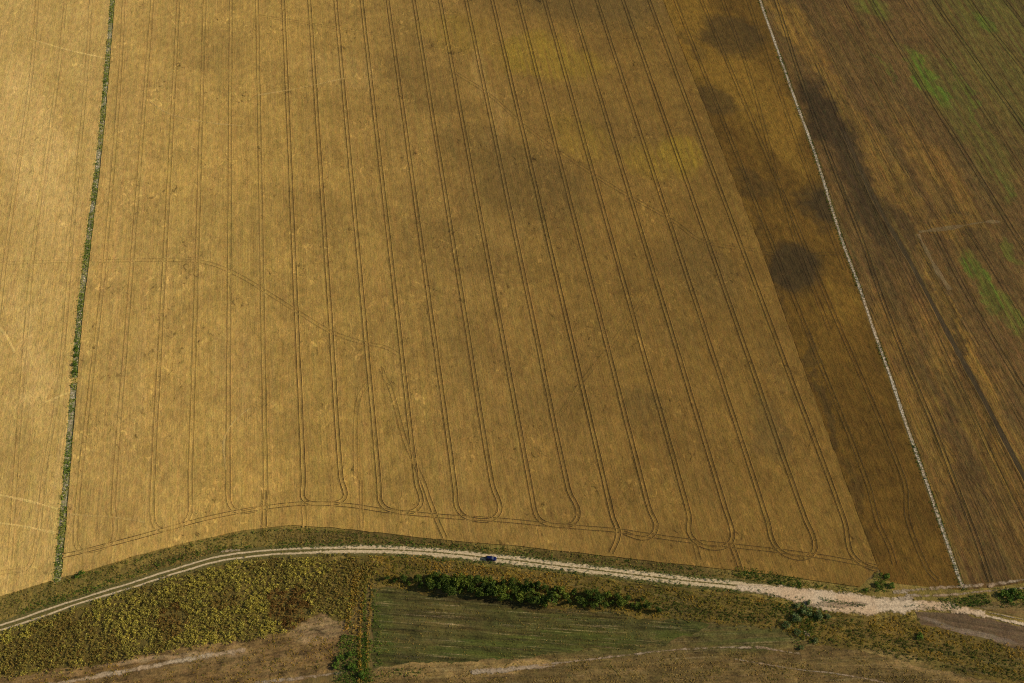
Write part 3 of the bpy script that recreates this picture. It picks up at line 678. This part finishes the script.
# green growth in the western strip
x, y = along(STRIP_L[1:], 3.2, 2.4, R)
k = vnoise(x, y, 9, 31) + .5 * vnoise(x, y, 3, 32) + R.uniform(-.2, .2, len(x)) > .52
x, y = x[k], y[k]
stuff(clumps('strip_grass', x, y, .03, R.uniform(.3, .65, len(x)), R.uniform(.3, .8, len(x)), .4, 11, tintn(x, y, 10, .1, 1.1, 33, R), L_strip, R, .3), 'line of green grass and weeds dividing two wheat fields', 'grass')
# grass along the chalk strip
pts = [along([(x_ + dx, y_) for x_, y_ in STRIP_R[1:]], .9, 2.4, R) for dx in (-1.9, 1.4)]
x = np.concatenate([p[0] for p in pts]); y = np.concatenate([p[1] for p in pts])
k = vnoise(x, y, 16, 41) + R.uniform(-.15, .15, len(x)) > .42
x, y = x[k], y[k]
stuff(clumps('chalk_strip_grass', x, y, .06, R.uniform(.2, .45, len(x)), R.uniform(.15, .45, len(x)), .3, 9, tintn(x, y, 12, 0, .9, 43, R), L_lush, R, .5), 'broken green grass along the pale chalk strip', 'grass')
# chalk stones picked off the fields
def stones(name, x, y, z, size, mat, rng):
    v = []; f = []
    for px, py, r in zip(x, y, size):
        b0 = len(v); a0 = rng.uniform(0, pi)
        for k, (zz, rr) in enumerate(((0, 1), (.45, .85))):
            for q in range(5):
                a = a0 + q * 2 * pi / 5; rj = r * rr * rng.uniform(.75, 1.2)
                v.append((px + rj * cos(a), py + rj * sin(a), z + r * zz * rng.uniform(.8, 1.2)))
        v.append((px, py, z + r * .75))
        for q in range(5):
            n_ = (q + 1) % 5; f.append((b0 + q, b0 + n_, b0 + 5 + n_, b0 + 5 + q)); f.append((b0 + 5 + q, b0 + 5 + n_, b0 + 10))
    return mesh_obj(name, v, f, mat)
x, y = along(STRIP_L[1:], 2.6, 1.1, R); k = vnoise(x, y, 12, 36) + R.uniform(-.2, .2, len(x)) > .42; x, y = x[k], y[k]
stuff(stones('strip_stones', x, y, .06, R.uniform(.1, .34, len(x)) , M_stone, R), 'white chalk stones strewn along the green strip between the wheat fields', 'stones')
# lush patches: by the yard, by the field corner, along the track
px_ = []
for line, wd, den in (([(736, 571), (752, 574), (775, 579), (800, 583)], 5.5, 3.0), ([(800, 583), (830, 588), (860, 592), (880, 590)], 2.5, 1.2), ([(820, 599), (840, 603), (864, 606)], 1.3, 4.5), ([(942, 604), (965, 602), (989, 599)], 5.0, 3.2), ([(998, 598), (1024, 597), (1060, 600)], 9.0, 2.0), ([(876, 582), (888, 582)], 9.0, 2.5), ([(770, 600), (800, 612), (830, 616)], 7.0, 1.0),
                      ([(358, 638), (352, 660), (354, 683)], 15.0, 3.0), ([(352, 676), (420, 671)], 3.0, 1.0), ([(366, 576), (364.5, 610), (365, 640), (366, 683)], 1.2, 5.0), ([(812, 612), (800, 630), (806, 645)], 9, .9), ([(374, 590), (376, 625), (378, 665)], 4.0, .8), ([(352, 590), (349, 615), (352, 640)], 1.2, 1.6), ([(385, 556), (460, 560), (560, 571), (640, 580), (740, 592)], 2.5, 1.0), ([(20, 612), (75, 594), (150, 568), (200, 552), (250, 546)], 3.5, 1.2), ([(270, 546), (340, 544), (400, 545), (470, 549), (560, 560), (650, 571), (730, 581)], 3.2, 1.0), ([(60, 583), (100, 572), (180, 548), (240, 535), (300, 530), (400, 539), (500, 549), (600, 558), (700, 569)], 1.2, .8),
                      ([(800, 600), (812, 612), (806, 640)], 6, .7), ([(750, 588), (790, 598), (830, 606), (860, 612)], 2.0, .6), ([(905, 606), (935, 607), (960, 609)], 1.2, 1.6)):
    px_.append(along(line, wd, den, R))
x = np.concatenate([p[0] for p in px_]); y = np.concatenate([p[1] for p in px_])
stuff(clumps('lush_grass', x, y, .10, R.uniform(.25, .6, len(x)), R.uniform(.2, .6, len(x)), .34, 10, tintn(x, y, 9, 0, .85, 53, R), L_lush, R, .45), 'lush green grass patches beside the track and the chalk yard', 'grass')
# ditch lines by the green field: ochre reeds and dark green
px_ = [along(line, wd, den, R) for line, wd, den in (([(358, 572), (352, 600), (347, 628)], 2.4, 3.5), ([(364, 572), (357, 600), (354, 640)], 1.2, 2.0), ([(368, 575), (362, 605), (360, 640), (360, 683)], 1.0, 5.0), ([(372, 585), (370, 610), (368, 640), (366, 680)], .7, 4.0))]
x = np.concatenate([p[0] for p in px_]); y = np.concatenate([p[1] for p in px_])
stuff(clumps('ditch_reeds', x, y, .06, R.uniform(.25, .5, len(x)), R.uniform(.4, 1.0, len(x)), .4, 10, np.clip(R.normal(.72, .2, len(x)), 0, 1), L_ochre, R, .8), 'straw coloured reed lines along the ditch left of the harrowed field', 'reeds')
# thin growth on the harrowed field and fallow
x, y = scatter(GREEN, .35, R); k = vnoise(x, y, 8, 61) + R.uniform(-.2, .2, len(x)) > .5; x, y = x[k], y[k]
stuff(clumps('field_weeds', x, y, .04, R.uniform(.2, .4, len(x)), R.uniform(.1, .25, len(x)), .28, 7, tintn(x, y, 10, .1, 1.1, 63, R), L_grass, R, .3), 'thin low green growth over the harrowed field', 'weeds')
FALLOW = [(372, 672), (430, 668), (500, 668), (560, 660), (620, 657), (708, 652), (790, 652), (840, 650), (930, 672), (1024, 695), (700, 740), (300, 740)]
x, y = scatter(FALLOW, 1.1, R); k = vnoise(x, y, 6, 71) + R.uniform(-.2, .2, len(x)) > .5; x, y = x[k], y[k]
stuff(clumps('fallow_weeds', x, y, .06, R.uniform(.2, .5, len(x)), R.uniform(.1, .4, len(x)), .3, 8, tintn(x, y, 7, .3, 1.2, 73, R), L_grass, R, .3), 'sparse brown and olive tufts on the fallow ground', 'weeds')

PLOT = [(-60, 690), (0, 676), (89, 667), (143, 656), (258, 637), (322, 614), (344, 618), (340, 655), (325, 668), (290, 683), (100, 720)]
x, y = scatter(PLOT, .8, R); k = vnoise(x, y, 5, 81) + R.uniform(-.2, .2, len(x)) > .5; x, y = x[k], y[k]
stuff(clumps('straw_tufts', x, y, .04, R.uniform(.2, .55, len(x)), R.uniform(.1, .4, len(x)), .32, 8, tintn(x, y, 4, .1, 1.1, 83, R), L_ochre, R, .2), 'straw and brown tufts strewn over the ploughed plot at the lower left', 'weeds')
# ================================================================== SHRUBS (each one a thing: stems + crown)
def make_stems(rng, h, n=5, spread=.5):
    verts = []; faces = []
    for k in range(n):
        a = rng.uniform(0, 2 * pi); r0 = .05 + .03 * h
        p = np.array([.15 * cos(a), .15 * sin(a), -.05]); d = np.array([cos(a) * spread, sin(a) * spread, 1.0])
        ring0 = None
        for s_ in range(5):
            rr = r0 * (1 - s_ / 5.2); base = len(verts)
            for q in range(6):
                verts.append((p[0] + rr * cos(q * pi / 3), p[1] + rr * sin(q * pi / 3), p[2]))
            if ring0 is not None:
                for q in range(6): faces.append((ring0 + q, ring0 + (q + 1) % 6, base + (q + 1) % 6, base + q))
            ring0 = base
            p = p + d * h / 5.5; d = d + rng.normal(0, .18, 3); d[2] = abs(d[2])
    return verts, faces

def crown_pts(rng, r, h, lumps):
    """clump centres in an uneven crown"""
    a = rng.uniform(0, 2 * pi, lumps); q = rng.uniform(0, 1, lumps) ** .5 * r * .72
    zz = h * (.28 + .55 * rng.uniform(0, 1, lumps) * (1 - .5 * (q / r) ** 2))
    return q * np.cos(a), q * np.sin(a), zz

def make_shrub(kind_name, rng, r, h, mat, lumps=11, nleaf=46, leaf=.42, tlo=.1, thi=.9, stems=5):
    root = bpy.data.objects.new(kind_name, None)
    v, f = make_stems(rng, h * .8, stems)
    me = bpy.data.meshes.new('trunk'); me.from_pydata(v, [], f); me.materials.append(M_bark)
    tr = bpy.data.objects.new('trunk', me); tr.parent = root
    cx, cy, cz = crown_pts(rng, r, h, lumps)
    Vs = []; Ts = []
    for i in range(lumps):
        lr = r * rng.uniform(.26, .46); T = nleaf
        u = rng.normal(0, 1, (T, 3)); u /= np.linalg.norm(u, axis=1, keepdims=True)
        C = np.array([cx[i], cy[i], cz[i]]) + u * (lr * rng.uniform(.55, 1.08, T) ** .6)[:, None] * np.array([1, 1, .85])
        C[:, 2] = np.maximum(C[:, 2], .12)
        d = u + rng.normal(0, .7, (T, 3)); d /= np.linalg.norm(d, axis=1, keepdims=True)
        e = np.cross(d, rng.normal(0, 1, (T, 3))); e /= np.linalg.norm(e, axis=1, keepdims=True)
        g = np.cross(d, e)
        s_ = leaf * rng.uniform(.6, 1.35, T)
        A = e * (s_ * .55)[:, None]; B = g * (s_ * .4)[:, None]
        V = np.stack([C - A, C + B, C + A, C - B], 1); Vs.append(V.reshape(-1, 3))
        tb = rng.uniform(tlo, thi); Ts.append(np.repeat(np.clip(tb + rng.normal(0, .12, T), 0, 1), 4))
    V = np.concatenate(Vs); n = len(V) // 4
    me = bpy.data.meshes.new('crown'); me.from_pydata([tuple(q) for q in V], [], [(4*i, 4*i+1, 4*i+2, 4*i+3) for i in range(n)])
    at = me.attributes.new('tint', 'FLOAT', 'POINT'); at.data.foreach_set('value', np.concatenate(Ts).astype(np.float32))
    me.materials.append(mat)
    cr = bpy.data.objects.new('crown', me); cr.parent = root
    return root, tr, cr

def place(proto, loc, rz, sc, label, cat, group=None, name=None):
    root = bpy.data.objects.new(name or proto[0].name.split('.')[0], None); col.objects.link(root)
    root.empty_display_size = .5
    root.location = loc; root.rotation_euler = (0, 0, rz); root.scale = sc
    root['label'] = label; root['category'] = cat
    if group: root['group'] = group
    for ch in proto[1:]:
        c = ch.copy(); col.objects.link(c); c.parent = root; c.name = ch.name.split('.')[0]
    return root

hedge_protos = [make_shrub('hedge_shrub', np.random.default_rng(200 + i), r_, h_, L_hedge, n_, 56, .44, a_, b_) for i, (r_, h_, n_, a_, b_) in enumerate(((2.5, 4.2, 13, .1, .8), (2.1, 4.9, 12, .0, .6), (2.9, 3.6, 15, .25, .95), (2.4, 3.9, 11, .05, .5), (2.2, 4.4, 12, .35, 1.0), (2.7, 4.6, 16, .1, .9), (1.9, 3.2, 9, .4, 1.0), (2.6, 5.2, 14, .0, .7)))]
blue_protos = [make_shrub('shrub', np.random.default_rng(230 + i), 1.8, 2.6, L_blue, 10, 44, .36) for i in range(3)]
lush_protos = [make_shrub('shrub', np.random.default_rng(240 + i), 1.6, 2.0, L_lush, 9, 44, .34, .15, .75) for i in range(3)]
rh = np.random.default_rng(77)
def hs(px, py, s, label, group=None, hz=1.0, protos=hedge_protos, name=None, cat='shrub'):
    p = P(px, py, .08)
    place(protos[rh.integers(len(protos))], (p[0], p[1], .06), rh.uniform(0, 2 * pi), (s, s * rh.uniform(.9, 1.1), s * hz * rh.uniform(.88, 1.15)), label, cat, group, name)

# the unbroken hedge below the car
G = 'shrubs of the hedge below the track'
top_y = lambda x: 575.5 + (x - 425) * .085
bot_y = lambda x: 590.5 + (x - 425) * .132
xs = np.arange(429, 548, 8.2)
for i, xx in enumerate(xs):
    ty, by = top_y(xx), bot_y(xx)
    nrow = 3
    for j in range(nrow):
        yy = ty + (by - ty) * (j + .45) / nrow + rh.uniform(-1, 1); xj = xx + rh.uniform(-2, 2) + (3.5 if j % 2 else 0)
        lab = ('dark green hedge shrub in the upper row facing the dirt track', 'dark green hedge shrub in the middle row of the unbroken hedge', 'dark green hedge shrub in the lower row beside the harrowed field')[j]
        hs(xj, yy, rh.uniform(.82, 1.12), lab, G + ', ' + ('upper row', 'middle row', 'lower row')[j])
for px, py, s, lab in ((387, 579, .55, 'small low hedge shrub at the left end of the hedge'), (395, 581.5, .65, 'low hedge shrub second from the hedge\'s left end'), (404, 579, .6, 'low shrub near the hedge\'s left end, on its track side'),
                       (409, 584, .62, 'low shrub in the thin left part of the hedge, nearest the harrowed field'), (418, 580, .72, 'rounded low shrub where the hedge begins to thicken, on its track side'), (421, 587, .6, 'small shrub where the hedge begins to thicken, on its field side'),
                       (556, 590, .95, 'tall dark shrub closing the thick hedge on the right, on its track side'), (553, 601, 1.05, 'wide dark shrub at the thick hedge\'s right end with shade beneath'), (543, 603, .9, 'dark shrub at the hedge\'s lower right corner beside the harrowed field'), (566, 597, .7, 'small shrub right of the thick hedge, before the gap'),
                       (589, 597, .85, 'dark shrub left in the pair after the gap in the hedge'), (600, 601, .95, 'broad dark shrub right in the pair after the gap in the hedge'), (594, 606, .7, 'low shrub tucked under the pair after the gap in the hedge'),
                       (608, 597, .7, 'light green shrub between the pair after the gap and the single round bush'), (622, 603, .85, 'single round dark bush among ochre weeds right of the hedge'), (632, 606, .45, 'tiny bush beside the single round dark bush'),
                       (647, 607, .72, 'left bush of the last two bushes at the hedge\'s right tail'), (658, 611, .66, 'right bush of the last two bushes at the hedge\'s right tail')):
    hs(px, py, s * 1.2, lab)
for px, py, s in ((562, 592, .8), (569, 603, .65), (574, 594, .75), (580, 601, .8), (584, 604, .6), (596, 594, .7), (612, 603, .7), (605, 606, .65), (617, 597, .6), (628, 599, .55), (638, 607, .6), (642, 600, .5)):
    hs(px, py, s * 1.15, 'mid sized shrub among ochre weeds in the thinning hedge right of its thick part', 'shrubs of the thinning hedge', .85)
# grey green bushes below the chalk yard
for px, py, s, lab in ((797, 606, .7, 'small grey green bush standing up into the chalk yard'), (806, 612, 1.15, 'largest grey green bush below the chalk yard'), (818, 616, .95, 'grey green bush to the right of the largest one below the chalk yard'), (796, 619, 1.05, 'grey green bush to the left of the largest one below the chalk yard'),
                       (786, 626, .8, 'low grey green bush left of the bare chalk patch'), (797, 633, .7, 'grey green bush at the left edge of the bare chalk patch'), (815, 641, .65, 'grey green bush at the lower right of the bare chalk patch'), (828, 617, .6, 'small grey green bush, rightmost below the chalk yard'), (801, 648, .5, 'lowest small grey green bush beside the bare chalk patch'), (808, 603, .55, 'slim grey green bush on the lower edge of the chalk yard')):
    hs(px, py, s * 1.3, lab, None, .75, blue_protos)
# fresh green bushes
for px, py, s, lab in ((887, 577, .85, 'bright green bush at the corner of the wheat field, topmost of its clump'), (877, 585, .75, 'bright green bush at the left of the clump by the wheat corner'), (892, 586, .8, 'bright green bush at the right of the clump by the wheat corner'), (866, 590, .5, 'small green bush trailing left from the clump by the wheat corner'),
                       (1004, 595, 1.1, 'green bush at the left of the thicket by the right edge'), (1012, 592, 1.2, 'green bush at the top of the thicket by the right edge'), (1019, 597, 1.15, 'green bush at the right of the thicket by the right edge'), (1010, 600, .9, 'lowest green bush of the thicket by the right edge'),
                       (920, 637, .95, 'small lone green bush among ochre weeds below the grey plot'), (82, 573, 1.0, 'green bush beside the bottom end of the grass strip'), (77, 577, .7, 'smaller green bush left of the one beside the grass strip\'s end'),
                       (74.5, 372, .85, 'lowest green bush in the grass strip, just above the gap'), (75.2, 365, .9, 'second green bush above the gap in the grass strip'), (76, 356, .85, 'third green bush above the gap in the grass strip'), (76.8, 349, .75, 'uppermost green bush of the row above the gap in the grass strip'),
                       (340, 659, .9, 'green bush at the top of the slope beside the ploughed plot'), (336, 666, .9, 'green bush halfway down the edge of the ploughed plot'), (350, 655, .8, 'green bush right of the ploughed plot\'s corner'), (352, 668, 1.0, 'green bush in the grassy hollow at the bottom edge'), (362, 676, 1.1, 'lowest green bush in the grassy hollow at the bottom edge')):
    hs(px, py, s * (1.0 if px < 85 else 1.25), lab, None, .75, lush_protos)

# ================================================================== THE CAR
M_paint = solid('blue car paint', (.006, .012, .07), .2, .4, .6)
M_glass = solid('tinted car glass', (.012, .016, .022), .06, 0, .9)
M_tyre = solid('tyre rubber', (.012, .012, .012), .85, 0, .2)
M_rim = solid('alloy rim', (.45, .45, .47), .3, .9)
M_trim = solid('black plastic trim', (.018, .018, .02), .6)
M_lamp = solid('clear lamp', (.75, .77, .8), .1, 0, .8)
M_red = solid('red lamp', (.35, .012, .01), .2)
M_plate = solid('white plate', (.7, .7, .68), .5)
pc = P(491.2, 559.2); pa = P(470, 556.2); pb = P(508, 560.2)
car = thing('car', 'small dark blue hatchback driving along the pale dirt track', 'car', (pc[0], pc[1], .17), atan2(pb[1] - pa[1], pb[0] - pa[0]))
car.scale = (1.13, 1.13, 1.13)
# body: stations along the length (x forward): half width, sill z, waist z, deck z, deck half width
ST = [(-2.15, .70, .42, .62, .86, .60), (-2.08, .80, .32, .66, .95, .70), (-1.7, .87, .24, .70, .97, .76), (-1.0, .89, .22, .70, .96, .78), (0, .90, .22, .70, .94, .79), (.75, .90, .22, .70, .92, .78), (1.1, .89, .22, .68, .90, .76), (1.6, .86, .24, .64, .82, .70), (1.98, .78, .30, .58, .72, .62), (2.12, .66, .40, .55, .63, .54)]
v = []; f = []
for x_, hw, z0, z1, z2, dw in ST:
    v += [(x_, -hw * .82, z0), (x_, -hw, z0 + .12), (x_, -hw, z1), (x_, -dw, z2), (x_, 0, z2 + .03), (x_, dw, z2), (x_, hw, z1), (x_, hw, z0 + .12), (x_, hw * .82, z0)]
m9 = 9
for i in range(len(ST) - 1):
    for k in range(m9):
        a = i * m9 + k; b_ = i * m9 + (k + 1) % m9
        f.append((a, b_, b_ + m9, a + m9))
f.append(tuple(range(m9))[::-1]); f.append(tuple(range((len(ST) - 1) * m9, len(ST) * m9)))
bo = mesh_obj('body', v, f, M_paint, car, smooth=False)
bv = bo.modifiers.new('bevel', 'BEVEL'); bv.width = .04; bv.segments = 2; bv.limit_method = 'ANGLE'
# cabin frame (pillars and roof) with windows set just proud
lo = [(-2.0, .70), (1.02, .74)]; zt = 1.47
base = [(-2.0, -.70, .95), (1.02, -.74, .915), (1.02, .74, .915), (-2.0, .70, .95)]
roof = [(-1.55, -.56, 1.42), (.25, -.60, zt), (.25, .60, zt), (-1.55, .56, 1.42)]
cab = mesh_obj('cabin', base + roof, [(3, 2, 1, 0), (4, 5, 6, 7), (0, 1, 5, 4), (1, 2, 6, 5), (2, 3, 7, 6), (3, 0, 4, 7)], M_paint, car)
bv = cab.modifiers.new('bevel', 'BEVEL'); bv.width = .05; bv.segments = 3
def pane(name, quad, ax, lift=.012, inset=.86, span=None):
    q = [Vector(p) for p in quad]
    if span:
        q = [q[0].lerp(q[1], span[0]), q[0].lerp(q[1], span[1]), q[3].lerp(q[2], span[1]), q[3].lerp(q[2], span[0])]
    c = sum(q, Vector()) / 4; n_ = (q[1] - q[0]).cross(q[3] - q[0]).normalized()
    if n_.dot(Vector(ax)) < 0: n_ = -n_
    o_ = [c + (p - c) * inset + n_ * lift for p in q]; i_ = [p - n_ * .05 for p in o_]
    return mesh_obj(name, o_ + i_, [(0, 1, 2, 3), (7, 6, 5, 4), (0, 4, 5, 1), (1, 5, 6, 2), (2, 6, 7, 3), (3, 7, 4, 0)], M_glass, car)
pane('windscreen', [base[1], base[2], roof[2], roof[1]], (1, 0, .5))
pane('rear_window', [base[3], base[0], roof[0], roof[3]], (-1, 0, .5), inset=.8)
for sgn, (a, b_, c_, d_) in ((-1, (base[0], base[1], roof[1], roof[0])), (1, (base[3], base[2], roof[2], roof[3]))):
    pane('side_window', [a, b_, c_, d_], (0, sgn, .3), inset=.84, span=(.08, .5)); pane('side_window', [a, b_, c_, d_], (0, sgn, .3), inset=.84, span=(.5, .95))
def cyl(name, c, r, hw, mat, parent, n=20, inner=None):
    v = []; f = []
    for s_ in (-1, 1):
        for k in range(n):
            a = 2 * pi * k / n; v.append((c[0] + r * cos(a), c[1] + s_ * hw, c[2] + r * sin(a)))
    for k in range(n): f.append((k, (k + 1) % n, n + (k + 1) % n, n + k))
    f.append(tuple(range(n))[::-1]); f.append(tuple(range(n, 2 * n)))
    o = mesh_obj(name, v, f, mat, parent)
    b2 = o.modifiers.new('bevel', 'BEVEL'); b2.width = .03; b2.segments = 2; b2.limit_method = 'ANGLE'
    return o
for wx in (-1.32, 1.33):
    for sy in (-1, 1):
        wh = bpy.data.objects.new('wheel', None); col.objects.link(wh); wh.parent = car; wh.location = (wx, sy * .80, .31)
        cyl('tyre', (0, 0, 0), .31, .11, M_tyre, wh); cyl('rim', (0, sy * .03, 0), .20, .095, M_rim, wh)
def box(name, c, s, mat, parent=car):
    v = [(c[0] + sx * s[0] / 2, c[1] + sy * s[1] / 2, c[2] + sz * s[2] / 2) for sx in (-1, 1) for sy in (-1, 1) for sz in (-1, 1)]
    o = mesh_obj(name, v, [(0, 1, 3, 2), (4, 6, 7, 5), (0, 4, 5, 1), (2, 3, 7, 6), (0, 2, 6, 4), (1, 5, 7, 3)], mat, parent)
    b2 = o.modifiers.new('bevel', 'BEVEL'); b2.width = min(s) * .25; b2.segments = 2
    return o
box('front_bumper', (2.10, 0, .42), (.18, 1.45, .18), M_trim); box('rear_bumper', (-2.14, 0, .44), (.16, 1.5, .2), M_trim)
for sy in (-1, 1):
    box('headlight', (2.0, sy * .60, .63), (.22, .26, .12), M_lamp); box('tail_light', (-2.1, sy * .64, .78), (.12, .16, .24), M_red)
    box('side_mirror', (.72, sy * .98, .99), (.14, .2, .13), M_trim); box('door_handle', (-.35, sy * .905, .78), (.2, .04, .04), M_trim)
box('number_plate', (-2.225, 0, .47), (.03, .46, .11), M_plate)

# ------------------------------------------------------------------ render settings
scene.render.engine = 'CYCLES'
scene.cycles.max_bounces = 5; scene.cycles.diffuse_bounces = 2; scene.cycles.transparent_max_bounces = 4
scene.cycles.use_denoising = False
scene.cycles.filter_width = 1.15
